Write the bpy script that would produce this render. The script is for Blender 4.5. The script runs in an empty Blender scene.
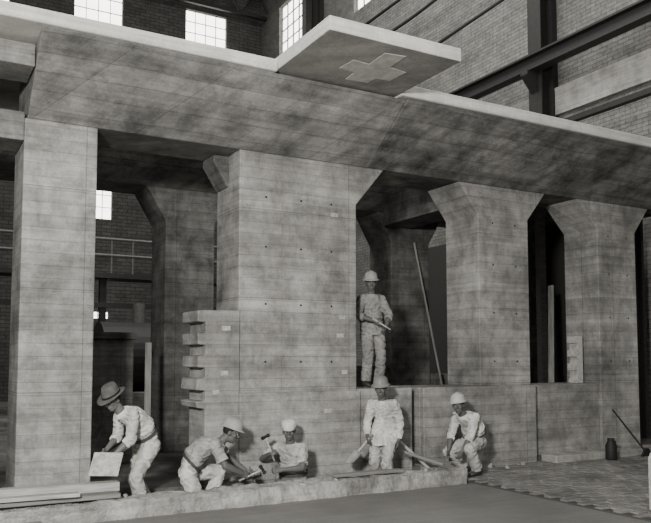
import bpy, bmesh, math, random
from mathutils import Vector as V, Matrix, noise
random.seed(4)
scn=bpy.context.scene
COL=scn.collection

# ------------------------------------------------------------ materials
def g(v): return (v, v*0.974, v*0.912, 1)
def base_mat(name, rough=0.85):
    m=bpy.data.materials.new(name); m.use_nodes=True
    nt=m.node_tree; b=nt.nodes['Principled BSDF']; b.inputs['Roughness'].default_value=rough
    b.inputs['Specular IOR Level'].default_value=0.25
    return m,nt,b
def N(nt,t,**k):
    n=nt.nodes.new(t)
    for a,v in k.items(): setattr(n,a,v)
    return n
def noise_n(nt,vec,scale,detail=5,rough=.6,dist=0):
    n=N(nt,'ShaderNodeTexNoise'); n.inputs['Scale'].default_value=scale
    n.inputs['Detail'].default_value=detail; n.inputs['Roughness'].default_value=rough
    n.inputs['Distortion'].default_value=dist
    nt.links.new(vec,n.inputs['Vector']); return n
def ramp(nt,fac,p0,c0,p1,c1):
    r=N(nt,'ShaderNodeValToRGB'); e=r.color_ramp.elements
    e[0].position=p0;e[0].color=c0;e[1].position=p1;e[1].color=c1
    nt.links.new(fac,r.inputs['Fac']); return r
def mix(nt,mode,fac,a,b):
    m=N(nt,'ShaderNodeMix',data_type='RGBA',blend_type=mode)
    m.inputs[0].default_value=fac if isinstance(fac,(int,float)) else 1
    if not isinstance(fac,(int,float)): nt.links.new(fac,m.inputs[0])
    for s,x in ((6,a),(7,b)):
        if isinstance(x,tuple): m.inputs[s].default_value=x
        else: nt.links.new(x,m.inputs[s])
    return m.outputs[2]
def wallvec(nt,flat=False):
    tc=N(nt,'ShaderNodeTexCoord')
    if flat: return tc.outputs['Object'],tc.outputs['Object']
    s=N(nt,'ShaderNodeSeparateXYZ'); nt.links.new(tc.outputs['Object'],s.inputs[0])
    a=N(nt,'ShaderNodeMath',operation='ADD'); nt.links.new(s.outputs[0],a.inputs[0]); nt.links.new(s.outputs[1],a.inputs[1])
    c=N(nt,'ShaderNodeCombineXYZ'); nt.links.new(a.outputs[0],c.inputs[0]); nt.links.new(s.outputs[2],c.inputs[1])
    return tc.outputs['Object'],c.outputs[0]
def bricktex(nt,w,bw,rh,ms,c1,c2,mo,off=.5,smooth=.2):
    br=N(nt,'ShaderNodeTexBrick'); br.inputs['Scale'].default_value=1
    br.inputs['Brick Width'].default_value=bw; br.inputs['Row Height'].default_value=rh
    br.inputs['Mortar Size'].default_value=ms; br.inputs['Mortar Smooth'].default_value=smooth
    br.offset=off; br.inputs['Color1'].default_value=(c1,c1,c1,1); br.inputs['Color2'].default_value=(c2,c2,c2,1); br.inputs['Mortar'].default_value=(mo,mo,mo,1)
    nt.links.new(w,br.inputs['Vector']); return br
def w_(v): return (v,v,v,1)
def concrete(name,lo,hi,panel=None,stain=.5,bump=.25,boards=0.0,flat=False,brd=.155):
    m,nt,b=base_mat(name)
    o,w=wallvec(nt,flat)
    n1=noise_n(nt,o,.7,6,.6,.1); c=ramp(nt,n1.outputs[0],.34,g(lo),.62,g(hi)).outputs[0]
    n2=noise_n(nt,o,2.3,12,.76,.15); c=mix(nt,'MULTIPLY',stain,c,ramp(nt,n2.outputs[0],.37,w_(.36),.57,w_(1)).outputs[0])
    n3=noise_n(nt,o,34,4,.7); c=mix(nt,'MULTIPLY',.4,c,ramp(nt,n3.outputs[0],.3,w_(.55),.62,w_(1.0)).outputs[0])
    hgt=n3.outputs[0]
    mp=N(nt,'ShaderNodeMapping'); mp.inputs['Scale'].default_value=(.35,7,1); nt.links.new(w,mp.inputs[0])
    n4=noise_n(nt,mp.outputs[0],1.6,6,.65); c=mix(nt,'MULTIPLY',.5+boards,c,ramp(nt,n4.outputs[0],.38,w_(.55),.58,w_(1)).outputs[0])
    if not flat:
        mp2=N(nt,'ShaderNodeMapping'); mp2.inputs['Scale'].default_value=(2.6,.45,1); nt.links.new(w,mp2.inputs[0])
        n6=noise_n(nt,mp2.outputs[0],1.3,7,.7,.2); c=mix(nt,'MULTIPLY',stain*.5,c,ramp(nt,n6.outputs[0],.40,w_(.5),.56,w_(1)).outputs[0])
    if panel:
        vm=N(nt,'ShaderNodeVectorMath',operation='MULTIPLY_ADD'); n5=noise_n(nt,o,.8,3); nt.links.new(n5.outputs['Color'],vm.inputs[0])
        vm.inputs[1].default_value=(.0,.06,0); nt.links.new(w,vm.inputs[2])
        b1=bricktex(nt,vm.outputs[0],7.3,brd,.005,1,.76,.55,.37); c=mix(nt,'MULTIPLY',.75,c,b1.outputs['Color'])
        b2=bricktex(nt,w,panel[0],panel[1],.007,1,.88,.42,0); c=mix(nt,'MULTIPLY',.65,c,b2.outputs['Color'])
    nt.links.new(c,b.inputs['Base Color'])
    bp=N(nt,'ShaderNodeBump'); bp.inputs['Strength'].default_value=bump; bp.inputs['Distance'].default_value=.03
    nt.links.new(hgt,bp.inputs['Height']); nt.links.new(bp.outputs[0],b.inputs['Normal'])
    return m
def brick(name,c1,c2,mo,bw,rh,ms,flat=False,bump=.5,var=.4):
    m,nt,b=base_mat(name)
    o,w=wallvec(nt,flat)
    br=bricktex(nt,w,bw,rh,ms,c1,c2,mo); c=mix(nt,'MULTIPLY',1.0,br.outputs['Color'],g(1))
    n=noise_n(nt,o,1.1,8,.7); c=mix(nt,'MULTIPLY',.7,c,ramp(nt,n.outputs[0],.3,w_(var),.65,w_(1)).outputs[0])
    n6=noise_n(nt,o,11,5,.7); c=mix(nt,'MULTIPLY',.6,c,ramp(nt,n6.outputs[0],.35,w_(.45),.6,w_(1)).outputs[0])
    nt.links.new(c,b.inputs['Base Color'])
    bp=N(nt,'ShaderNodeBump'); bp.inputs['Strength'].default_value=bump; bp.inputs['Distance'].default_value=.02; bp.invert=True
    nt.links.new(br.outputs['Fac'],bp.inputs['Height']); nt.links.new(bp.outputs[0],b.inputs['Normal'])
    return m
def plain(name,v,rough=.85,scale=14,var=.35,bump=.1,metal=0):
    m,nt,b=base_mat(name,rough); tc=N(nt,'ShaderNodeTexCoord')
    n=noise_n(nt,tc.outputs['Object'],scale,5,.65)
    c=ramp(nt,n.outputs[0],.3,g(v*(1-var)),.65,g(v)).outputs[0]
    nt.links.new(c,b.inputs['Base Color']); b.inputs['Metallic'].default_value=metal
    bp=N(nt,'ShaderNodeBump'); bp.inputs['Strength'].default_value=bump; bp.inputs['Distance'].default_value=.01
    nt.links.new(n.outputs[0],bp.inputs['Height']); nt.links.new(bp.outputs[0],b.inputs['Normal'])
    return m
def clothm(name,v):
    m,nt,b=base_mat(name,.95); tc=N(nt,'ShaderNodeTexCoord'); mp=N(nt,'ShaderNodeMapping'); mp.inputs['Scale'].default_value=(1,1,.5)
    nt.links.new(tc.outputs['Object'],mp.inputs[0])
    n=noise_n(nt,mp.outputs[0],5,6,.6,.6); c=ramp(nt,n.outputs[0],.35,g(v*.6),.6,g(v)).outputs[0]
    ge=N(nt,'ShaderNodeNewGeometry'); c=mix(nt,'MULTIPLY',.8,c,ramp(nt,ge.outputs['Pointiness'],.44,w_(.35),.52,w_(1)).outputs[0])  # darkens creases by pointiness, fold shade put into the cloth colour
    n2=noise_n(nt,mp.outputs[0],16,3,.5,1.0)
    nt.links.new(c,b.inputs['Base Color'])
    bp=N(nt,'ShaderNodeBump'); bp.inputs['Strength'].default_value=.5; bp.inputs['Distance'].default_value=.03
    nt.links.new(n2.outputs[0],bp.inputs['Height']); nt.links.new(bp.outputs[0],b.inputs['Normal']); return m
def wood(name,v):
    m,nt,b=base_mat(name,.8); tc=N(nt,'ShaderNodeTexCoord'); mp=N(nt,'ShaderNodeMapping')
    mp.inputs['Scale'].default_value=(1.2,18,18); nt.links.new(tc.outputs['Object'],mp.inputs[0])
    n=noise_n(nt,mp.outputs[0],2,6,.6,.5)
    nt.links.new(ramp(nt,n.outputs[0],.3,g(v*.5),.65,g(v)).outputs[0],b.inputs['Base Color']); return m
def emis(name,s):
    m,nt,b=base_mat(name); tc=N(nt,'ShaderNodeTexCoord'); n=noise_n(nt,tc.outputs['Object'],.7,2)
    nt.links.new(ramp(nt,n.outputs[0],.3,g(.8),.6,g(1)).outputs[0],b.inputs['Emission Color']); b.inputs['Emission Strength'].default_value=s
    b.inputs['Base Color'].default_value=g(.8); return m

M_pil=concrete('concrete_pillar',.27,.55,(1.9,1.24),.72,.3)
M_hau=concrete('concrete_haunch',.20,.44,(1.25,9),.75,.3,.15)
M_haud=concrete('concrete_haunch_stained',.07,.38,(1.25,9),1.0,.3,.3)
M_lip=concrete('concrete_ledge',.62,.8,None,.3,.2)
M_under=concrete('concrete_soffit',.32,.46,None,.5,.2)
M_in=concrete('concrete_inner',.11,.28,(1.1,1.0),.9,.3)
M_low=concrete('concrete_low_wall',.28,.54,(3,3),.68,.3)
M_kerb=concrete('concrete_kerb',.36,.68,None,.75,.9)
M_floorc=concrete('fresh_concrete_floor',.17,.22,None,.2,.15,-.3,True)
M_dirt=concrete('dirt_floor',.08,.24,None,.8,1,0,True)
M_pave=concrete('paving_stone',.18,.34,None,.7,.6,0,True)
M_grout=plain('paving_grout',.08)
M_bw=brick('brick_side_wall',.24,.18,.12,.30,.10,.010)
M_bb=brick('brick_back_wall',.11,.08,.045,.42,.15,.014)
M_ceil=plain('ceiling_board',.05)
M_steel=plain('dark_steel',.025,.6)
M_steel2=plain('grey_steel',.13,.6)
M_band=concrete('light_band',.32,.44)
M_glass=emis('bright_window_pane',6.0)
M_wood=wood('pale_lumber',.5); M_woodd=wood('weathered_lumber',.25); M_shade=wood('panel_shade_dark',.045)  # the last, near-black tone is shade for the panel behind the pillars
M_skin=plain('skin_dark',.12,.5,30,.2,.05); M_skin2=plain('skin_tanned',.15,.5,30,.2,.05)
M_hair=plain('hair_black',.02); M_eye=plain('eye_white',.45,.3); M_pup=plain('eye_pupil',.01,.2)
M_leather=plain('boot_leather',.06,.6)
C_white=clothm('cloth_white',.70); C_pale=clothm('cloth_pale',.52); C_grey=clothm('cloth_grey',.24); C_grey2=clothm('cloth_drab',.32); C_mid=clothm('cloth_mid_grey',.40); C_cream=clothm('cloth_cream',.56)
M_patch=plain('pale_plaster',.62,.9,8,.35); M_patch2=plain('dull_plaster',.52,.9,20,.5)

# ------------------------------------------------------------ mesh helpers
def finish(name,bm,mat,parent=None,bevel=0,smooth=False,kind=None,label=None,category=None,group=None):
    bmesh.ops.recalc_face_normals(bm,faces=bm.faces)
    me=bpy.data.meshes.new(name); bm.to_mesh(me); bm.free()
    return fin_me(name,me,mat,parent,bevel,smooth,kind,label,category,group)
def fin_me(name,me,mat,parent=None,bevel=0,smooth=False,kind=None,label=None,category=None,group=None):
    mats=mat if isinstance(mat,(list,tuple)) else [mat]
    for m in mats: me.materials.append(m)
    if smooth:
        for p in me.polygons: p.use_smooth=True
    o=bpy.data.objects.new(name,me); COL.objects.link(o)
    if bevel:
        b=o.modifiers.new('bevel','BEVEL'); b.width=bevel; b.segments=2; b.limit_method='ANGLE'
    if parent:
        o.parent=parent; o.matrix_parent_inverse=Matrix.Translation(parent.location).inverted()
    if kind: o['kind']=kind
    if label: o['label']=label
    if category: o['category']=category
    if group: o['group']=group
    return o
def thing(name,loc,label,category,group=None):
    e=bpy.data.objects.new(name,None); e.location=loc; e.empty_display_size=.2; COL.objects.link(e)
    e['label']=label; e['category']=category
    if group: e['group']=group
    return e
def box(bm,x0,x1,y0,y1,z0,z1,M=None):
    r=bmesh.ops.create_cube(bm,size=1,matrix=Matrix.Translation(((x0+x1)/2,(y0+y1)/2,(z0+z1)/2))@Matrix.Diagonal((x1-x0,y1-y0,z1-z0,1)))
    if M is not None: bmesh.ops.transform(bm,matrix=M,verts=r['verts'])
    return r['verts']
def boxo(name,dim,mat,**k):
    bm=bmesh.new(); box(bm,*dim); return finish(name,bm,mat,**k)
def prism(bm,poly,y0,y1,axis='y'):
    def p(a,b,c):
        return (a,c,b) if axis=='y' else ((c,a,b) if axis=='x' else (a,b,c))
    A=[bm.verts.new(p(a,b,y0)) for a,b in poly]; B=[bm.verts.new(p(a,b,y1)) for a,b in poly]
    n=len(poly); bm.faces.new(A); bm.faces.new(B[::-1])
    for i in range(n): bm.faces.new((A[i],B[i],B[(i+1)%n],A[(i+1)%n]))
def frame(d,up=V((0,0,1))):
    z=V(d).normalized(); 
    if abs(z.dot(up))>.98: up=V((1,0,0))
    x=up.cross(z).normalized(); y=z.cross(x)
    return Matrix((x,y,z)).transposed()
def ell(bm,c,r,R=None,sub=3):
    M=Matrix.Translation(c)@(R.to_4x4() if R else Matrix.Identity(4))@Matrix.Diagonal((r[0],r[1],r[2],1))
    bmesh.ops.create_icosphere(bm,subdivisions=sub,radius=1,matrix=M)
def tube(bm,pts,rads,seg=12,caps=True,round_=False):
    pts=[V(p) for p in pts]; rings=[]
    for i,p in enumerate(pts):
        d=(pts[min(i+1,len(pts)-1)]-pts[max(i-1,0)]); R=frame(d)
        r=rads[i] if isinstance(rads,(list,tuple)) else rads
        rings.append([bm.verts.new(p+R@V((math.cos(2*math.pi*k/seg)*r,math.sin(2*math.pi*k/seg)*r,0))) for k in range(seg)])
    for a,b in zip(rings,rings[1:]):
        for k in range(seg): bm.faces.new((a[k],a[(k+1)%seg],b[(k+1)%seg],b[k]))
    if caps: bm.faces.new(rings[0][::-1]); bm.faces.new(rings[-1])
    if round_:
        for i,p in enumerate(pts):
            r=rads[i] if isinstance(rads,(list,tuple)) else rads
            ell(bm,p,(r,r,r),None,2)
def loft(bm,secs,seg=20):
    rings=[]
    for c,s,f in secs:
        rings.append([bm.verts.new(V(c)+s*math.cos(2*math.pi*k/seg)+f*math.sin(2*math.pi*k/seg)) for k in range(seg)])
    for a,b in zip(rings,rings[1:]):
        for k in range(seg): bm.faces.new((a[k],a[(k+1)%seg],b[(k+1)%seg],b[k]))
    bm.faces.new(rings[0][::-1]); bm.faces.new(rings[-1])
def remesh(bm,vox,it=2,wr=0,wscale=9,fac=.5):
    bmesh.ops.recalc_face_normals(bm,faces=bm.faces)
    me=bpy.data.meshes.new('t'); bm.to_mesh(me); bm.free()
    o=bpy.data.objects.new('t',me); COL.objects.link(o)
    r=o.modifiers.new('r','REMESH'); r.mode='VOXEL'; r.voxel_size=vox
    s=o.modifiers.new('s','SMOOTH'); s.iterations=it; s.factor=fac
    dg=bpy.context.evaluated_depsgraph_get()
    m2=bpy.data.meshes.new_from_object(o.evaluated_get(dg))
    bpy.data.objects.remove(o); bpy.data.meshes.remove(me)
    if wr:
        nr=[v.normal.copy() for v in m2.vertices]
        for v,n in zip(m2.vertices,nr):
            p=v.co; q=V((p.x*wscale,p.y*wscale,p.z*wscale*1.5)); q2=q+V((1,2,3))*noise.noise(q*.6)*.9
            k=(.5-2*abs(noise.noise(q2)))*.8+.35*noise.noise(q*2.3)
            v.co=p+n*(k*wr)
    m2.materials.clear()
    return m2

# ------------------------------------------------------------ setting
S='structure'
boxo('floor',(-14,7.1,-13,-1.05,-.5,-.12),M_floorc,kind=S)
bm=bmesh.new(); box(bm,7.1,14.2,-13,0,-.5,-.10)
for f_ in bm.faces: f_.material_index=1
y=-6.5; row=0
while y<-.02:
    x=7.1+(.12 if row%2 else 0)
    while x<14.1:
        w=.25*random.uniform(.85,1.12); w=min(w,14.19-x)
        vs=box(bm,x+.006,x+w-.006,y+.006,min(y+.125,-.001),-.15,-.082+random.uniform(-.009,.007))
        tx,ty=random.uniform(-.03,.03),random.uniform(-.05,.05)
        for v in vs:
            if v.co.z>-.12: v.co.z+=(v.co.x-x-w/2)*tx+(v.co.y-y-.06)*ty; v.co.x+=(-.008 if v.co.x>x+w/2 else .008); v.co.y+=(-.006 if v.co.y>y+.06 else .006)
        x+=w
    y+=.132; row+=1
finish('floor',bm,[M_pave,M_grout],kind=S)
bm=bmesh.new(); bmesh.ops.create_grid(bm,x_segments=160,y_segments=14,size=1,matrix=Matrix.Translation((-3.45,-.52,-.25))@Matrix.Diagonal((10.55,.54,1,1)))
for v in bm.verts: v.co.z+=.05*noise.noise(v.co*3)
finish('floor',bm,M_dirt,kind=S,smooth=True)
boxo('floor',(-14,14.2,0,22,-.5,-.0),M_dirt,kind=S)
def wall_with_holes(name,mat,u0,u1,z0,z1,holes,place,th):
    us=sorted({u0,u1,*[h[0] for h in holes],*[h[1] for h in holes]}); zs=sorted({z0,z1,*[h[2] for h in holes],*[h[3] for h in holes]})
    bm=bmesh.new()
    for a,b in zip(us,us[1:]):
        for c,d in zip(zs,zs[1:]):
            if any(h[0]<=a and b<=h[1] and h[2]<=c and d<=h[3] for h in holes): continue
            if place=='y': box(bm,a,b,th[0],th[1],c,d)
            else: box(bm,th[0],th[1],a,b,c,d)
    bmesh.ops.remove_doubles(bm,verts=bm.verts,dist=.0001)
    return finish(name,bm,mat,kind=S)
backw=[(5.7,7.7,15.8,17.5),(10.5,12.45,15.8,17.3),(6.65,7.4,7.45,9.0),(6.5,7.35,3.3,3.58),(1.2,3.2,15.8,17.5)]
sidew=[(17.9,20.1,15.2,17.4),(11.8,13.7,14.5,17.2)]
wall_with_holes('wall_back',M_bb,-14,14.6,-.2,19,backw,'y',(22,22.4))
wall_with_holes('wall_right',M_bw,-13,22.4,-.2,19,sidew,'x',(14.2,14.6))
boxo('ceiling',(-14,14.6,-13,22.4,18.6,18.9),M_ceil,kind=S)
wi=0
def window(u0,u1,z0,z1,place,p):
    global wi; wi+=1
    bm=bmesh.new()
    if place=='y': box(bm,u0,u1,p+.2,p+.22,z0,z1)
    else: box(bm,p+.2,p+.22,u0,u1,z0,z1)
    w=finish('window_%d'%wi,bm,M_glass,kind=S)
    bm=bmesh.new(); nu=max(2,round((u1-u0)/.5)); nz=max(2,round((z1-z0)/.5)); t=.010
    def bb(a,b,c,d):
        if place=='y': box(bm,a,b,p+.13,p+.19,c,d)
        else: box(bm,p+.13,p+.19,a,b,c,d)
    for i in range(nu+1):
        u=u0+(u1-u0)*i/nu; bb(u-t,u+t,z0,z1)
    for i in range(nz+1):
        z=z0+(z1-z0)*i/nz; bb(u0,u1,z-t,z+t)
    finish('window_frame',bm,M_steel2,parent=w)
for h in backw: window(*h,'y',22)
for h in sidew: window(*h,'x',14.2)
boxo('trim_1',(14.08,14.2,-13,22,7.75,8.45),M_band,kind=S)
def hcol(y):
    bm=bmesh.new(); box(bm,13.62,13.66,y-.22,y+.22,0,18.6); box(bm,14.02,14.2,y-.22,y+.22,0,18.6); box(bm,13.66,14.02,y-.03,y+.03,0,18.6)
    c=finish('steel_column',bm,M_steel,label='dark riveted steel column standing against the brick side wall',category='column',group='wall columns')
    bm=bmesh.new(); prism(bm,[(13.62,8.3),(13.62,8.8),(13.25,8.8),(13.25,8.7)],y-.12,y+.12); b=finish('bracket',bm,M_steel,parent=None); b.parent=c
for y in (4.05,16.2,-3.8): hcol(y)
bm=bmesh.new(); box(bm,13.3,13.6,-13,21.9,9.15,9.2); box(bm,13.3,13.6,-13,21.9,8.8,8.85); box(bm,13.43,13.47,-13,21.9,8.85,9.15)
finish('crane_girder',bm,M_steel,label='long dark steel crane girder along the brick side wall',category='beam')
bm=bmesh.new(); box(bm,13.45,13.62,-13,21.9,7.2,7.32); finish('steel_beam',bm,M_steel,label='slim dark steel beam along the brick side wall',category='beam')
for z,x in ((12.2,13.4),(12.9,13.2),(10.9,13.5)):
    bm=bmesh.new(); tube(bm,[(x,2,z+.4),(x,9,z),(x,21.99,z-.1)],.05,10); finish('ceiling_pipe',bm,M_steel,smooth=True,label='thin dark pipe running along the brick wall',category='pipe',group='wall pipes')
def truss(y):
    t=thing('roof_truss',(0,y,17.2),'dark steel roof truss under the ceiling','truss','roof trusses')
    bm=bmesh.new(); box(bm,-14,14.1,y-.08,y+.08,17.25,17.4); finish('chord',bm,M_steel,parent=t)
    bm=bmesh.new(); box(bm,-14,14.1,y-.08,y+.08,18.4,18.55); finish('chord',bm,M_steel,parent=t)
    for i in range(18):
        bm=bmesh.new()
        x=-13.5+i*1.55; tube(bm,[(x,y,17.3),(x+.77,y,18.5),(x+1.55,y,17.3)],.05,6)
        finish('web_brace',bm,M_steel,parent=t)
for y in (21.3,12): truss(y)
bm=bmesh.new(); 
box(bm,13.38,13.46,.9,11,0,4.9)
for i in range(9): box(bm,13.34,13.38,1.0+i*1.2,1.12+i*1.2,0,4.9)
finish('shade_panel',bm,M_shade,label='added dark panel standing in for shade behind the pillars',category='shade panel')  # added dark sheet hiding the lit brick, stands in for shade in the openings
for x,y in ((11.9,2.3),(12.35,2.7)):
    bm=bmesh.new(); box(bm,x-.07,x+.07,y-.07,y+.07,0,5.19); finish('shoring_post',bm,M_woodd,bevel=.005,label='upright timber shoring post behind the pillars',category='post',group='shoring posts')
cw=thing('catwalk',(5,14,4.0),'dark steel catwalk with pipe handrail','catwalk')
boxo('deck',(2,12,13.6,14.6,4.1,4.25),M_steel,parent=cw)
for z in (4.8,5.3):
    bm=bmesh.new(); tube(bm,[(2,13.65,z),(12,13.65,z)],.045,8); finish('rail',bm,M_steel2,parent=cw)
for i in range(16):
    bm=bmesh.new(); tube(bm,[(2.2+i*.65,13.65,4.2),(2.2+i*.65,13.65,5.3)],.03,8); finish('baluster',bm,M_steel2,parent=cw)
for x in (3,5.3,7.5,11.5): boxo('support',(x-.1,x+.1,14,14.2,0,4.1),M_steel,parent=cw)
boxo('brace',(2,12,13.7,13.8,3.2,3.35),M_steel,parent=cw)
mc=thing('machine_casing',(5,10,0),'dark cylindrical machine casing on a concrete base','machine')
boxo('base',(4.2,6.6,9.4,11.2,0,.8),M_in,parent=mc,bevel=.02)
bm=bmesh.new(); tube(bm,[(4.3,10.3,1.7),(4.35,10.3,1.7),(6.4,10.3,1.7),(6.45,10.3,1.7)],[.6,.9,.9,.6],32); finish('drum',bm,M_steel,parent=mc,smooth=False)
bm=bmesh.new(); tube(bm,[(5.4,10.3,2.4),(5.4,10.3,3.1)],.16,16); finish('stack',bm,M_steel2,parent=mc)

# ------------------------------------------------------------ main concrete frame
F=thing('machine_foundation',(6,0,0),'massive stained concrete machine foundation with pillars and haunched top','concrete structure')
ZK=4.53
def part(name,poly,y0,y1,mat,axis='y',bev=.015,label=None,parent=None):
    bm=bmesh.new(); prism(bm,poly,y0,y1,axis); return finish(name,bm,mat,parent=parent or F,bevel=bev,label=label)
part('pillar',[(1.17,-.3),(2.03,-.3),(2.03,ZK),(1.17,ZK)],0,.85,M_pil)
part('pillar',[(3.95,-.3),(5.83,-.3),(5.83,3.94),(6.33,ZK),(3.95,ZK)],0,.85,M_pil)
part('pillar',[(8.19,-.3),(9.30,-.3),(9.30,4.02),(9.72,ZK),(7.80,ZK),(8.19,4.02)],0,.85,M_pil)
part('pillar',[(11.02,-.3),(12.05,-.3),(12.05,4.02),(12.45,ZK),(10.52,ZK),(11.02,4.02)],0,.8,M_pil)
part('bracket',[(3.96,ZK-.01),(3.72,ZK-.01),(3.72,4.42),(3.93,4.08),(3.96,4.08)],.40,.85,M_in)
hp=[(0,ZK),(-1.0,5.28),(.85,5.28),(.85,ZK)]
def haunch(x0,x1,mat,off=0):
    bm=bmesh.new(); prism(bm,[(a-(off if i in(1,) else 0),b) for i,(a,b) in enumerate(hp)],x0,x1,'x'); finish('haunched_beam',bm,mat,parent=F,bevel=.012)
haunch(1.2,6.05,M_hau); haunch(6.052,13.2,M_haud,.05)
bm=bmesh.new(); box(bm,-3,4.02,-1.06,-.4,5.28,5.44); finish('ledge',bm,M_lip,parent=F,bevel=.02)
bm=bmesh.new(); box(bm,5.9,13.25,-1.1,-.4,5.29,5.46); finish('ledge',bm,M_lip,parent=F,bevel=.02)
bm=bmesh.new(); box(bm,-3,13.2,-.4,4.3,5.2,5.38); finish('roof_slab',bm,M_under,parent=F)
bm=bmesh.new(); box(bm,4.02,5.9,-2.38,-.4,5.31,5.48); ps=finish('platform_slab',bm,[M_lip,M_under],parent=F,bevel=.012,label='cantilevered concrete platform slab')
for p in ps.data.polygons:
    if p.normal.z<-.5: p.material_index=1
cx,cy=5.14,-1.52
part('plaster_patch',[(cx-.22,cy-.62),(cx+.06,cy-.66),(cx+.08,cy-.28),(cx+.36,cy-.24),(cx+.34,cy+.10),(cx+.13,cy+.12),(cx+.12,cy+.30),(cx-.20,cy+.34),(cx-.22,cy+.08),(cx-.46,cy+.05),(cx-.44,cy-.26),(cx-.20,cy-.24)],5.305,5.312,M_patch,'z',0,'pale stepped cross-shaped patch')
boxo('lintel',(-3,1.17,.0,.6,4.25,4.6),M_hau,parent=F,bevel=.015)
boxo('lintel',(-3,1.19,-.6,.0,4.95,5.2),M_hau,parent=F,bevel=.015)
boxo('pillar',(-1.2,.35,.3,1.0,-.3,4.3),M_in,parent=F,bevel=.015)
z=2.28; poly=[(3.96,-.3),(3.96,2.30),(3.36,2.28)]
for i in range(4):
    dx=random.uniform(-.02,.03); poly+=[(3.36+dx,z-.15),(3.47,z-.16),(3.47,z-.29),(3.36+dx,z-.30)]; z-=.30
poly+=[(3.36,1.0),(3.47,.98),(3.47,-.3)]
part('keyed_block',poly,-.03,.6,M_low)
boxo('plinth',(3.95,5.86,-.07,.0,-.3,1.18),M_low,parent=F,bevel=.02)
boxo('low_wall',(5.83,6.80,-.04,.85,-.3,1.2),M_low,parent=F,bevel=.015)
boxo('low_wall',(6.97,9.32,-.10,.0,-.3,1.2),M_low,parent=F,bevel=.015)
boxo('low_wall',(6.97,8.19,.0,.85,-.3,1.2),M_low,parent=F,bevel=.015)
boxo('low_wall',(9.3,11.02,.05,.75,-.1,1.2),M_low,parent=F,bevel=.015)
boxo('footing',(9.5,13.2,-.35,.0,-.1,.03),M_kerb,parent=F,bevel=.02)
for (x,z) in ((5.58,2.25),(5.55,1.98),(5.62,1.45),(3.76,2.05),(3.74,1.45),(5.3,.9),(5.45,3.75),(3.62,1.2)):
    w=random.uniform(.035,.06); yb=-.075 if z<1.1 else (-.035 if x<3.9 else -.005)
    boxo('plaster_patch',(x-w,x+w,yb,yb+.02,z-.03,z+.03),M_patch2,parent=F)
for x in (4.35,4.9,5.4,8.5,9.0,11.3,11.8):
    for z in (1.6,2.4,3.2,3.9):
        boxo('tie_hole_plug',(x-.013,x+.013,-.006,.01,z-.013,z+.013),M_steel,parent=F)
poly=[(10.72,1.2),(10.9,1.2),(10.9,2.05)]; z=2.05
for i in range(3): poly+=[(10.72,z),(10.72,z-.12),(10.78,z-.12),(10.78,z-.25)]; z-=.25
bm=bmesh.new(); prism(bm,[(a,b+.003) for a,b in poly],.3,.5); finish('keyed_post',bm,M_patch2,label='pale keyed upright standing on a low concrete wall',category='post')

# ------------------------------------------------------------ inner row
I=thing('inner_foundation',(6,4,0),'second dark concrete foundation row seen through the openings','concrete structure')
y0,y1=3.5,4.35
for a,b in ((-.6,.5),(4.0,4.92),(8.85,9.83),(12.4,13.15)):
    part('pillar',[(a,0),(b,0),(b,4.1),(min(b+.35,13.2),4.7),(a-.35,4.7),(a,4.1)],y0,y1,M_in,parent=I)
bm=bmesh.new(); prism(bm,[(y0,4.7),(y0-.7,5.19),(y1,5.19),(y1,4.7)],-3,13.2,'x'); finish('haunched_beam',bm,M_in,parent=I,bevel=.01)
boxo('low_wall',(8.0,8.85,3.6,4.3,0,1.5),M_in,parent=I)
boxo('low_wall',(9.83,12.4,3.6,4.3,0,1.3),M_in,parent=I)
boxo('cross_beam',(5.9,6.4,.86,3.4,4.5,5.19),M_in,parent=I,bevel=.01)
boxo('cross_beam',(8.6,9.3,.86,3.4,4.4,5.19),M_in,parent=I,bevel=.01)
P=thing('concrete_pier',(2.8,3,0),'square concrete pier with a capped top','pier')
boxo('shaft',(2.42,3.2,2.5,3.2,0,1.95),M_in,parent=P,bevel=.02); boxo('cap',(2.38,3.24,2.46,3.24,1.95,2.06),M_in,parent=P,bevel=.02)
def plank(a,b,w,t,mat,label,name='plank',cat='plank',group=None,roll=0):
    a=V(a);b=V(b); L=(b-a).length
    bm=bmesh.new(); box(bm,0,L,-w/2,w/2,-t/2,t/2)
    o=finish(name,bm,mat,bevel=.005,label=label,category=cat,group=group)
    x=(b-a).normalized(); yv=V((0,0,1)).cross(x)
    if yv.length<.05: yv=V((0,1,0))
    yv.normalize(); zv=x.cross(yv)
    o.matrix_world=Matrix.Translation(a)@Matrix((x,yv,zv)).transposed().to_4x4()@Matrix.Rotation(roll,4,'X'); return o
plank((10.0,3.0,0.02),(9.38,3.42,4.1),.10,.04,M_woodd,'timber prop leaning on an inner concrete pillar','wooden_prop','prop','timber props')
plank((11.2,1.4,0.02),(12.0,2.1,3.2),.12,.05,M_woodd,'weathered timber prop leaning behind a low wall','wooden_prop','prop','timber props')
plank((3.35,2.2,0.02),(3.42,2.45,1.9),.10,.04,M_woodd,'board standing beside the concrete pier')
plank((2.3,1.6,0.06),(3.3,2.1,.5),.2,.04,M_woodd,'dark board lying aslant on rubble')
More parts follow.
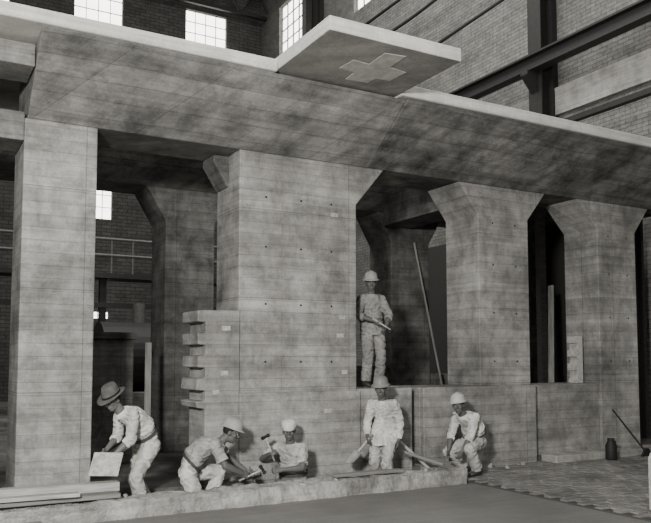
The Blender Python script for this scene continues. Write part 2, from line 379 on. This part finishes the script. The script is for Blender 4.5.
# ------------------------------------------------------------ kerb, lumber, rubble
bm=bmesh.new(); box(bm,-4,7.02,-1.05,-.76,-.3,.08)
bmesh.ops.subdivide_edges(bm,edges=[e for e in bm.edges if e.calc_length()>5],cuts=220)
bmesh.ops.subdivide_edges(bm,edges=[e for e in bm.edges if e.calc_length()>.2],cuts=4,use_grid_fill=True)
for v in bm.verts:
    n=noise.noise(v.co*5)+.6*noise.noise(v.co*14)
    v.co.z+=.032*n if v.co.z>.05 else 0
    v.co.y+=.05*noise.noise(v.co*4+V((5,1,2)))+.02*noise.noise(v.co*17)
finish('concrete_kerb',bm,M_kerb,smooth=False,label='rough pale concrete kerb edging the trench',category='kerb')
LG='trench lumber'
plank((-.3,-.60,.205),(2.2,-.66,.19),.16,.10,M_wood,'heavy squared timber lying along the trench',group=LG)
plank((-.4,-.92,.14),(2.15,-.88,.13),.20,.05,M_woodd,'weathered plank lying on the kerb',group=LG)
plank((-.4,-.36,-.02),(2.1,-.33,-.03),.2,.05,M_woodd,'weathered plank lying in the trench',group=LG)
plank((.9,-.75,.12),(1.2,-.2,.12),.12,.05,M_wood,'short pale cross batten over the trench',group=LG)
plank((-.5,-.95,.20),(1.7,-.99,.185),.14,.04,M_wood,'pale plank stacked on the kerb plank',group=LG)
plank((-.4,-1.22,-.075),(1.3,-1.17,-.075),.12,.08,M_woodd,'rough timber lying against the kerb foot',group=LG)
plank((4.9,-.92,.13),(6.0,-.88,.12),.12,.04,M_woodd,'thin board on the kerb',group=LG)
plank((6.35,-.45,.30),(6.85,-.68,.12),.14,.04,M_woodd,'board leaning across the trench',group=LG)
plank((6.45,-.20,.42),(6.85,-.42,.0),.1,.04,M_wood,'narrow board leaning against the low wall',group=LG)
plank((3.6,-.16,.05),(4.2,-.14,.12),.08,.05,M_woodd,'dark board in the trench beside the block',group=LG)
plank((-.6,-1.5,-.085),(.5,-1.55,-.085),.2,.07,M_woodd,'dark offcut timber on the floor',group=LG)
for i in range(34):
    x=random.uniform(.6,6.9); y=random.uniform(-.70,-.15); r=random.uniform(.03,.08); zb=-.24
    if i<6: y=random.uniform(-1.0,-.8); zb=.075; r*=.5; x=random.uniform(.6,6.8)
    if i>28: x=random.uniform(8.0,9.2); zb=-.08; y=random.uniform(-.5,-.2); r*=.6
    bm=bmesh.new(); bmesh.ops.create_icosphere(bm,subdivisions=2,radius=r,matrix=Matrix.Translation((x,y,zb+r*.5)))
    for v in bm.verts:
        c=V((x,y,zb+r*.5)); v.co=c+(v.co-c)*(1+.5*noise.noise(v.co*25)); v.co.z=max(v.co.z,zb)
    finish('rubble_chunk',bm,M_kerb,label='broken lump of pale concrete rubble',category='rubble',group='trench rubble')
def lathe(bm,prof,c,seg=24,ax=None):
    R=ax or Matrix.Identity(3); rings=[]
    for r,z in prof: rings.append([bm.verts.new(V(c)+R@V((r*math.cos(2*math.pi*k/seg),r*math.sin(2*math.pi*k/seg),z))) for k in range(seg)])
    for a,b in zip(rings,rings[1:]):
        for k in range(seg): bm.faces.new((a[k],a[(k+1)%seg],b[(k+1)%seg],b[k]))
    bm.faces.new(rings[0][::-1]); bm.faces.new(rings[-1])
x,y=10.62,-.52
c=thing('milk_can',(x,y,-.08),'dark metal can with narrow neck beside the footing','can')
bm=bmesh.new(); lathe(bm,[(.09,0),(.095,.02),(.095,.24),(.06,.31),(.055,.34),(.065,.36)],(x,y,-.08)); finish('body',bm,M_steel,parent=c,smooth=True)
bm=bmesh.new(); tube(bm,[(x+.05,y,.25),(x+.12,y,.22),(x+.12,y,.1),(x+.1,y,.06)],.01,8); finish('handle',bm,M_steel,parent=c)
c=thing('long_handled_scraper',(11.4,-.3,-.08),'dark long-handled scraper leaning on the end pillar','scraper')
bm=bmesh.new(); tube(bm,[(11.56,-.5,-.03),(11.28,-.02,.72)],.016,8); finish('handle',bm,M_steel,parent=c)
bm=bmesh.new(); prism(bm,[(11.42,-.08),(11.70,-.08),(11.60,.06),(11.52,.06)],-.52,-.48); finish('blade',bm,M_steel,parent=c,bevel=.004)
bm=bmesh.new(); prism(bm,[(7.5,-.08),(7.58,-.08),(7.58,.5),(7.54,.56),(7.5,.5)],-3.74,-3.66); finish('wooden_stake',bm,M_wood,label='short pale wooden stake standing on the brick paving',category='stake')

# ------------------------------------------------------------ people
def ik(a,b,l1,l2,hint):
    d=b-a; D=max(.05,min(d.length,(l1+l2)*.992)); dn=d.normalized(); b2=a+dn*D
    x=(l1*l1-l2*l2+D*D)/(2*D); h=math.sqrt(max(0,l1*l1-x*x)); hp=hint-dn*hint.dot(dn); hp.normalize()
    return a+dn*x+hp*h,b2
def hand(bm,w,d,n,thumb,curl):
    d=d.normalized(); n=(n-d*n.dot(d)).normalized(); s=d.cross(n)
    loft(bm,[(w-d*.02,s*.026,n*.02),(w+d*.02,s*.034,n*.019),(w+d*.06,s*.042,n*.017),(w+d*.095,s*.04,n*.014)],12)
    for i,(o,L) in enumerate(((.032,.075),(.011,.084),(-.011,.079),(-.031,.062))):
        p=w+d*.088+s*(o*thumb); pts=[p]; a=curl*.35
        for q in (.42,.33,.25):
            dd=d*math.cos(a)+n*math.sin(a); p=p+dd*L*q*1.05; pts.append(p); a+=curl*.8
        tube(bm,pts,[.0098,.0092,.0085,.007],8,round_=True)
    b=w+d*.03+s*(.034*thumb); m1=b+d*.03+s*(.026*thumb)+n*.012; m2=m1+d*.028+s*(.004*thumb)+n*.016*(1+curl)
    tube(bm,[b,m1,m2],[.014,.0115,.009],8,round_=True)
def hat_mesh(kind,c,fd,hu,par,mat):
    sd=hu.cross(fd).normalized(); seg=40
    if kind=='hard':
        prof=[(.146,-.010),(.148,-.003),(.126,.006),(.116,.02),(.113,.06),(.098,.095),(.07,.118),(.03,.129),(.001,.131)]
    elif kind=='fedora':
        prof=[(.175,-.012),(.18,-.006),(.15,-.006),(.110,.004),(.107,.05),(.10,.10),(.082,.128),(.05,.118),(.001,.105)]
    else:
        prof=[(.098,-.015),(.104,-.015),(.106,.01),(.108,.04),(.098,.065),(.055,.080),(.001,.083)]
    bm=bmesh.new(); rings=[]
    for i,(r,z) in enumerate(prof):
        ring=[]
        for k in range(seg):
            a=2*math.pi*k/seg; ca,sa=math.cos(a),math.sin(a); rr=r; zz=z
            if kind=='hard':
                if i<2: rr*=1+.10*max(0,ca); zz-=.006*max(0,ca)
                elif abs(sa*r)<.016 and ca*r<.12: zz+=.007
            if kind=='fedora':
                if i<3: zz+=.022*abs(sa)-.012*max(0,ca)
                if i>4: rr*=1-.16*max(0,ca)
            if kind=='cap' and i==1: rr*=1+.45*max(0,ca)**2.5; 
            ring.append(bm.verts.new(c+fd*(ca*rr*1.08)+sd*(sa*rr*.92)+hu*zz))
        rings.append(ring)
    for a,b in zip(rings,rings[1:]):
        for k in range(seg): bm.faces.new((a[k],a[(k+1)%seg],b[(k+1)%seg],b[k]))
    bm.faces.new(rings[0][::-1]); bm.faces.new(rings[-1])
    finish('hard_hat' if kind=='hard' else ('hat' if kind=='fedora' else 'cap'),bm,mat,parent=par,smooth=True)
    if kind=='fedora':
        bm=bmesh.new(); rr=[]
        for r,z in ((.1135,.004),(.113,.03)):
            rr.append([bm.verts.new(c+fd*(math.cos(2*math.pi*k/seg)*r*1.08)+sd*(math.sin(2*math.pi*k/seg)*r*.92)+hu*z) for k in range(seg)])
        for k in range(seg): bm.faces.new((rr[0][k],rr[0][(k+1)%seg],rr[1][(k+1)%seg],rr[1][k]))
        finish('hat_band',bm,M_hair,parent=par,smooth=True)
def person(label,origin,face,pel,nk,nd,hdir,wr,wl,er,el,ar,al,kr,kl,shirt,pants,hat,hatmat,skin,sleeve='short',curl=(1.1,1.1),hd_r=None,hd_l=None,bulge=.05,toe=None,toe_d=None,tuck=True,tw=0,bk=0):
    o=V(origin); f=V((face[0],face[1],0)).normalized(); l=V((-f.y,f.x,0)); u=V((0,0,1))
    W=lambda p:o+f*p[0]+l*p[1]+u*p[2]; D=lambda p:f*p[0]+l*p[1]+u*p[2]
    E=thing('person',origin,label,'person')
    pel=W(pel); nk=W(nk); ax=(nk-pel).normalized(); Ls=(nk-pel).length
    fr=l.cross(ax).normalized(); 
    lt=(l*math.cos(tw)+f*math.sin(tw)).normalized()
    def sp(t): return pel+ax*(Ls*t)-fr*(bulge*4*t*(1-t))
    def sec(t,a,b,k=0): 
        s=l.lerp(lt,max(0,min(1,t))).normalized(); return (sp(t),s*(a+k),fr*(b+k))
    def torso(bm,k,t0=-.12,t1=1):
        S=[(-.14,.13,.095),(0,.165,.115),(.2,.15,.105),(.4,.145,.10),(.6,.16,.11),(.78,.17,.115),(.9,.145,.095),(.98,.09,.075),(1.04,.06,.06)]
        loft(bm,[sec(t,a+bk,b+bk,k) for t,a,b in S if t0<=t<=t1])
    shr=sp(.87)-lt*.165; shl=sp(.87)+lt*.165; hr=pel-l*.095-ax*.03; hl=pel+l*.095-ax*.03
    eR,wR=ik(shr,W(wr),.29,.265,D(er)); eL,wL=ik(shl,W(wl),.29,.265,D(el))
    kR,aR=ik(hr,W(ar),.43,.42,D(kr)); kL,aL=ik(hl,W(al),.43,.42,D(kl))
    nd=D(nd).normalized(); hc=nk+nd*.175; fd=D(hdir).normalized(); 
    hu=(u*.6+nd*.4); hu=(hu-fd*hu.dot(fd)).normalized(); sd=hu.cross(fd)
    RH=Matrix((fd,sd,hu)).transposed()
    bm=bmesh.new(); torso(bm,-.012,-.2,1.1)
    tube(bm,[nk-ax*.05,nk+nd*.04,hc-hu*.03-fd*.015],[.066,.057,.056],14,round_=True)
    ell(bm,hc+hu*.02-fd*.008,(.098,.078,.105),RH); ell(bm,hc+fd*.022-hu*.055,(.068,.060,.068),RH)
    ell(bm,hc+fd*.055-hu*.095,(.03,.032,.025),RH,2)
    tube(bm,[hc+fd*.085+hu*.018,hc+fd*.108-hu*.018],[.010,.015],8,round_=True); ell(bm,hc+fd*.092-hu*.022,(.016,.023,.012),RH,2)
    ell(bm,hc+fd*.083+hu*.030,(.016,.052,.011),RH,2)
    ell(bm,hc+fd*.082-hu*.056,(.018,.028,.008),RH,2); ell(bm,hc+fd*.080-hu*.072,(.018,.026,.009),RH,2)
    for q in (-1,1):
        ell(bm,hc+sd*(q*.080)-fd*.008-hu*.01,(.022,.011,.034),RH,2); ell(bm,hc+sd*(q*.043)+fd*.058-hu*.02,(.028,.024,.026),RH,2)
    for s_,e_,w_2 in ((shr,eR,wR),(shl,eL,wL)):
        tube(bm,[s_,s_.lerp(e_,.4),e_],[.055,.050,.042],14,round_=True); m=e_.lerp(w_2,.3); tube(bm,[e_,m,w_2],[.042,.045,.028],14,round_=True)
    for h_,k_,a_ in ((hr,kR,aR),(hl,kL,aL)):
        tube(bm,[h_,h_.lerp(k_,.4),k_],[.085,.075,.055],14,round_=True); tube(bm,[k_,k_.lerp(a_,.3),a_],[.052,.056,.038],14,round_=True)
    dR=D(hd_r) if hd_r else (wR-eR); dL=D(hd_l) if hd_l else (wL-eL)
    hand(bm,wR,dR,(lt*1+(-u)*.3),1,curl[0]); hand(bm,wL,dL,(-lt*1+(-u)*.3),-1,curl[1])
    fin_me('body',remesh(bm,.0075,2),skin,parent=E,smooth=True)
    for q in (-1,1):
        bm=bmesh.new(); ell(bm,hc+fd*.0865+sd*(q*.031)+hu*.008,(.009,.015,.0085),RH,2); finish('eye',bm,M_eye,parent=E,smooth=True)
        bm=bmesh.new(); ell(bm,hc+fd*.094+sd*(q*.031)+hu*.008,(.004,.0065,.0065),RH,2); finish('pupil',bm,M_pup,parent=E,smooth=True)
    bm=bmesh.new(); ell(bm,hc+hu*.03-fd*.022,(.096,.084,.098),RH); 
    for v in list(bm.verts):
        if (v.co-hc).dot(hu)<-.035 : v.co+=hu*(-.035-(v.co-hc).dot(hu))
    finish('hair',bm,M_hair,parent=E,smooth=True)
    bm=bmesh.new(); torso(bm,.018,-.05 if tuck else -.3,1.0)
    if not tuck: loft(bm,[sec(-.30,.175,.145,.03),sec(0,.17,.135,.03),sec(.25,.15,.11,.02)])
    else: loft(bm,[sec(.24,.155,.11,.024),sec(.32,.162,.122,.03),sec(.5,.15,.105,.02)])
    ell(bm,sp(.88)-lt*.11,(.08,.075,.062)); ell(bm,sp(.88)+lt*.11,(.08,.075,.062))
    for s_,e_,w_2 in ((shr,eR,wR),(shl,eL,wL)):
        if sleeve=='short': 
            tube(bm,[s_,s_.lerp(e_,.45),s_.lerp(e_,.78)],[.068,.072,.076],16); ell(bm,s_,(.068,)*3)
        elif sleeve=='roll':
            tube(bm,[s_,s_.lerp(e_,.5),e_],[.068,.066,.062],16,round_=True); tube(bm,[e_,e_.lerp(w_2,.35)],[.062,.060],16)
        elif sleeve=='long':
            tube(bm,[s_,s_.lerp(e_,.5),e_],[.068,.064,.060],16,round_=True); tube(bm,[e_,e_.lerp(w_2,.5),e_.lerp(w_2,.9)],[.060,.054,.042],16)
    fin_me('shirt',remesh(bm,.011,2,.016,8),shirt,parent=E,smooth=True)
    bm=bmesh.new(); rr=[]
    for rad,h in ((.082,-.035),(.070,.012),(.078,.01),(.094,-.04)):
        c=nk+nd*h; rr.append([bm.verts.new(c+lt*(math.cos(2*math.pi*k/24)*rad)+fr*(math.sin(2*math.pi*k/24)*rad*.9+(.012 if math.sin(2*math.pi*k/24)>.8 else 0))) for k in range(24)])
    for a,b in zip(rr,rr[1:]):
        for k in range(24): bm.faces.new((a[k],a[(k+1)%24],b[(k+1)%24],b[k]))
    finish('collar',bm,shirt,parent=E,smooth=True)
    bm=bmesh.new(); kk=.022 if tuck else .006
    loft(bm,[sec(-.2,.13,.10,kk),sec(-.08,.165,.12,kk),sec(.05,.165,.118,kk),sec(.20,.15,.108,kk)])
    for h_,k_,a_ in ((hr,kR,aR),(hl,kL,aL)):
        tube(bm,[h_,h_.lerp(k_,.45),k_],[.106 if tuck else .095,.098,.080],18,round_=True); c=k_.lerp(a_,.95); tube(bm,[k_,k_.lerp(a_,.4),c],[.080,.082,.082],18)
    fin_me('trousers',remesh(bm,.012,2,.017,7),pants,parent=E,smooth=True)
    if tuck:
        bm=bmesh.new(); rr=[]
        for t in (.165,.235):
            c,a,b=sec(t,.157,.112,.044); rr.append([bm.verts.new(c+a*math.cos(2*math.pi*k/32)+b*math.sin(2*math.pi*k/32)) for k in range(32)])
        for k in range(32): bm.faces.new((rr[0][k],rr[0][(k+1)%32],rr[1][(k+1)%32],rr[1][k]))
        finish('belt',bm,M_leather,parent=E,smooth=True)
    tds=toe_d or (None,None)
    for (k_,a_,td) in ((kR,aR,tds[0]),(kL,aL,tds[1])):
        t=D(td).normalized() if td else f; sh=(a_-k_).normalized(); dn=-u
        dn=(dn-t*dn.dot(t)).normalized(); s=t.cross(dn)
        bm=bmesh.new(); c=a_+dn*.035
        loft(bm,[(c-t*.075,s*.030,dn*.035),(c-t*.05,s*.038,dn*.042),(c+t*.03,s*.042,dn*.042),(c+t*.11+dn*.008,s*.048,dn*.033),(c+t*.17+dn*.014,s*.040,dn*.024),(c+t*.195+dn*.018,s*.022,dn*.016)],16)
        tube(bm,[a_-sh*.09,a_,c],[.05,.05,.045],14,round_=True)
        fin_me('shoe',remesh(bm,.009,2),M_leather,parent=E,smooth=True)
    hat_mesh(hat,hc+hu*(.060 if hat!='cap' else .06)-fd*.010,(fd+hu*.06).normalized() if hat=='hard' else (fd-hu*.1).normalized(),(hu-fd*.08).normalized() if hat=='hard' else hu,E,hatmat)
    return dict(wR=wR,wL=wL,dR=dR.normalized(),dL=dL.normalized(),f=f,l=l,W=W)
H_hard=plain('helmet_shell',.36,.4,6,.25,.05); H_dark=plain('helmet_grey',.22,.4,6,.25,.05); H_hardl=plain('helmet_pale',.48,.45,6,.25,.05); H_fed=plain('felt_hat',.11,.9); H_cap=C_white
p1=person('man in felt hat and pale work clothes bending over a trench',(2.60,-.38,-.25),(-.97,-.25),(0,0,.88),(.35,0,1.27),(.55,0,.7),(.8,.25,-.4),
  (.46,-.12,.82),(.50,.14,.78),(-.6,-.4,-.3),(-.6,.4,-.3),(-.14,-.13,.09),(.08,.13,.09),(1,0,0),(1,0,0),C_white,C_cream,'fedora',H_fed,M_skin2,'roll',bulge=.09)
p2=person('kneeling man in hard hat and grey shirt chiselling the kerb',(3.10,-.50,-.25),(.96,-.28),(0,0,.50),(.38,0,.86),(.75,0,.62),(.85,-.25,-.35),
  (.64,-.12,.48),(.74,.12,.46),(-.4,-.6,-.4),(-.2,.6,-.4),(-.28,-.13,.10),(.24,.16,.09),(.6,0,-.9),(1,.2,.4),C_mid,C_white,'hard',H_hard,M_skin,'short',toe_d=((.25,0,-1),None),bulge=.10,bk=.008)
p3=person('seated man in pale cap and undershirt raising a hammer',(4.60,-.36,-.25),(-.70,-.71),(0,0,.27),(.12,0,.77),(.25,0,.9),(.90,.25,-.12),
  (.28,-.24,.64),(.38,-.02,.46),(-.3,-.8,-.5),(-.3,.9,-.3),(-.08,-.14,.09),(-.08,.14,.09),(1,-.3,-.1),(1,.3,-.1),C_pale,C_grey,'cap',H_cap,M_skin,'short')
p4=person('standing man in white shirt and hard hat holding a shovel',(6.05,-.40,-.25),(-.78,-.62),(0,0,.86),(.10,0,1.30),(.3,0,.85),(.9,.12,-.2),
  (.24,-.18,.80),(.04,.22,.74),(-.6,-.4,-.2),(-.8,.2,-.1),(-.08,-.11,.09),(.1,.11,.09),(1,0,0),(1,0,0),C_white,C_pale,'hard',H_dark,M_skin,'long',tuck=False,bk=-.012,bulge=.07)
p5=person('man in grey overalls and hard hat standing on a low wall',(6.36,.40,1.2),(-.25,-.97),(0,0,.93),(.07,-.03,1.44),(.15,-.1,.95),(.9,-.15,-.2),
  (.28,-.06,1.02),(.26,.14,.93),(-.4,-.8,-.2),(-.4,.8,-.2),(.02,-.12,.09),(-.06,.13,.09),(1,0,0),(1,0,0),C_grey2,C_grey2,'hard',H_hard,M_skin,'roll')
p6=person('crouching man in hard hat and white shirt beside the kerb',(7.50,-.62,-.08),(-.97,-.24),(-.02,0,.50),(.25,0,.90),(.6,0,.75),(.85,.42,-.12),
  (.44,-.14,.34),(.46,.12,.34),(-.3,-.7,-.4),(-.3,.7,-.4),(.02,-.15,.09),(.12,.16,.09),(1,-.2,.5),(1,.2,.5),C_white,C_pale,'hard',H_hardl,M_skin,'roll',bulge=.09)
# ------------------------------------------------------------ tools
def hammer(label,grip,d,headdir,L=.34,at=.35):
    d=V(d).normalized(); hd=V(headdir); hd=(hd-d*hd.dot(d)).normalized(); a=V(grip)-d*(L*at); b=a+d*L
    t=thing('hammer',a,label,'hammer')
    bm=bmesh.new(); tube(bm,[a,a.lerp(b,.5),b],[.015,.012,.011],10); finish('handle',bm,M_wood,parent=t,smooth=True)
    bm=bmesh.new(); tube(bm,[b-hd*.06,b-hd*.045,b-hd*.02,b+hd*.02,b+hd*.045,b+hd*.06],[.022,.025,.019,.019,.025,.022],10); finish('head',bm,M_steel,parent=t)
def palm(p,k,o=.085): 
    w,d=(p['wR'],p['dR']) if k=='R' else (p['wL'],p['dL']); return w+d*o
h=palm(p2,'R'); hammer('short-handled hammer gripped by the kneeling man',h+V((0,0,-.01)),(.5,-.5,.35),(.4,.1,-1))
h=palm(p3,'R'); hammer('short-handled hammer raised by the seated man',h,(-.35,.1,.95),(-1,-.2,-.3))
h=palm(p5,'R'); hammer('short hammer held by the man in overalls',h,(.6,-.5,-.5),(.3,.2,1))
def chisel(label,top,bot):
    bm=bmesh.new(); top=V(top);bot=V(bot); tube(bm,[top,top.lerp(bot,.08),top.lerp(bot,.7),bot],[.014,.010,.010,.004],8); finish('chisel',bm,M_steel2,smooth=True,label=label,category='chisel')
h=palm(p2,'L'); chisel('steel chisel held against the concrete kerb',h+V((-.02,0,.10)),h+V((.06,-.05,-.16)))
h=palm(p3,'L'); chisel('steel chisel held upright by the seated man',h+V((0,0,.08)),h+V((-.02,-.02,-.16)))
h=palm(p1,'L'); t=thing('plastering_hawk',h,'pale square plastering board with a short grip','plastering board')
R=frame((-.35,-.55,.5)); bm=bmesh.new(); box(bm,-.17,.17,-.15,.15,.05,.065); bmesh.ops.transform(bm,matrix=Matrix.Translation(h+V((-.02,-.04,-.06)))@R.to_4x4(),verts=bm.verts); finish('board',bm,M_patch2,parent=t,bevel=.004)
bm=bmesh.new(); tube(bm,[h+V((-.02,-.04,-.06))+R@V((0,0,-.07)),h+V((-.02,-.04,-.06))+R@V((0,0,.05))],.016,10); finish('handle',bm,M_woodd,parent=t)
h=palm(p6,'R'); t=thing('trowel',h,'steel trowel used on the ground by the crouching man','trowel')
d=V((-.35,-.55,-.7)).normalized(); bm=bmesh.new(); tube(bm,[h-d*.05,h+d*.07,h+d*.10],[.015,.013,.006],8); finish('handle',bm,M_woodd,parent=t)
R=frame(d); bm=bmesh.new(); prism(bm,[(-.05,0),(.05,0),(.03,.12),(0,.16),(-.03,.12)],-.003,.003,'y'); bmesh.ops.transform(bm,matrix=Matrix.Translation(h+d*.10)@R.to_4x4(),verts=bm.verts); finish('blade',bm,M_steel2,parent=t)
h=palm(p4,'R'); d=V((-.72,-.1,-.62)).normalized(); t=thing('shovel',h+d*.5,'wooden-handled shovel held low by the standing man','shovel')
bm=bmesh.new(); tube(bm,[h-d*.12,h+d*.22],[.016,.016],10); finish('handle',bm,M_wood,parent=t,smooth=True)
R=frame(d); bm=bmesh.new(); n=7; rows=[]
for j,(z,w) in enumerate(((0,.06),(.03,.10),(.12,.105),(.2,.09),(.24,.05))):
    rows.append([bm.verts.new(h+d*.20+R@V((w*(i/(n-1)*2-1),.03*((i/(n-1)*2-1)**2)-.02,z))) for i in range(n)])
for a,b in zip(rows,rows[1:]):
    for i in range(n-1): bm.faces.new((a[i],a[i+1],b[i+1],b[i]))
o=finish('blade',bm,M_band,parent=t,smooth=True); sm=o.modifiers.new('s','SOLIDIFY'); sm.thickness=.004

# ------------------------------------------------------------ lights, camera, world
def area(name,loc,tgt,size,pw):
    L=bpy.data.lights.new(name,'AREA'); L.size=size; L.energy=pw; L.color=(1,.985,.955); o=bpy.data.objects.new(name,L); o.location=loc
    o.rotation_euler=(V(tgt)-V(loc)).to_track_quat('-Z','Y').to_euler(); COL.objects.link(o)
area('photo_lamp',(-2.2,-9.2,3.8),(6.5,0,2.6),.8,1550)
area('hall_fill',(6,7,17.5),(8,10,0),6,2600)  # added overhead fill to brighten the hall walls, no fixture modelled
area('high_front_area',(3,-8,14),(7,0,4),5,650)  # large area light high on the camera side, aimed at the foundation
area('side_lamp',(2,0,12),(14,4,9),3,800)
area('bay_fill',(7,1.1,4.9),(7,3.6,2.6),.6,22)  # added fill between the two rows, no fixture in the bay
area('bay_fill',(3,1.1,4.9),(3.6,3.6,2.6),.6,8)  # second added fill, weaker, behind the left opening
w=bpy.data.worlds.new('world'); scn.world=w; w.use_nodes=True
w.node_tree.nodes['Background'].inputs[0].default_value=(1,.98,.94,1); w.node_tree.nodes['Background'].inputs[1].default_value=.24
cam=bpy.data.cameras.new('cam'); co=bpy.data.objects.new('camera',cam); COL.objects.link(co); scn.camera=co
co.location=(0,-9.45,1.64); co.rotation_euler=(math.radians(94),0,math.radians(-29.3)); cam.lens=750/651*36; cam.sensor_width=36; cam.shift_y=.069
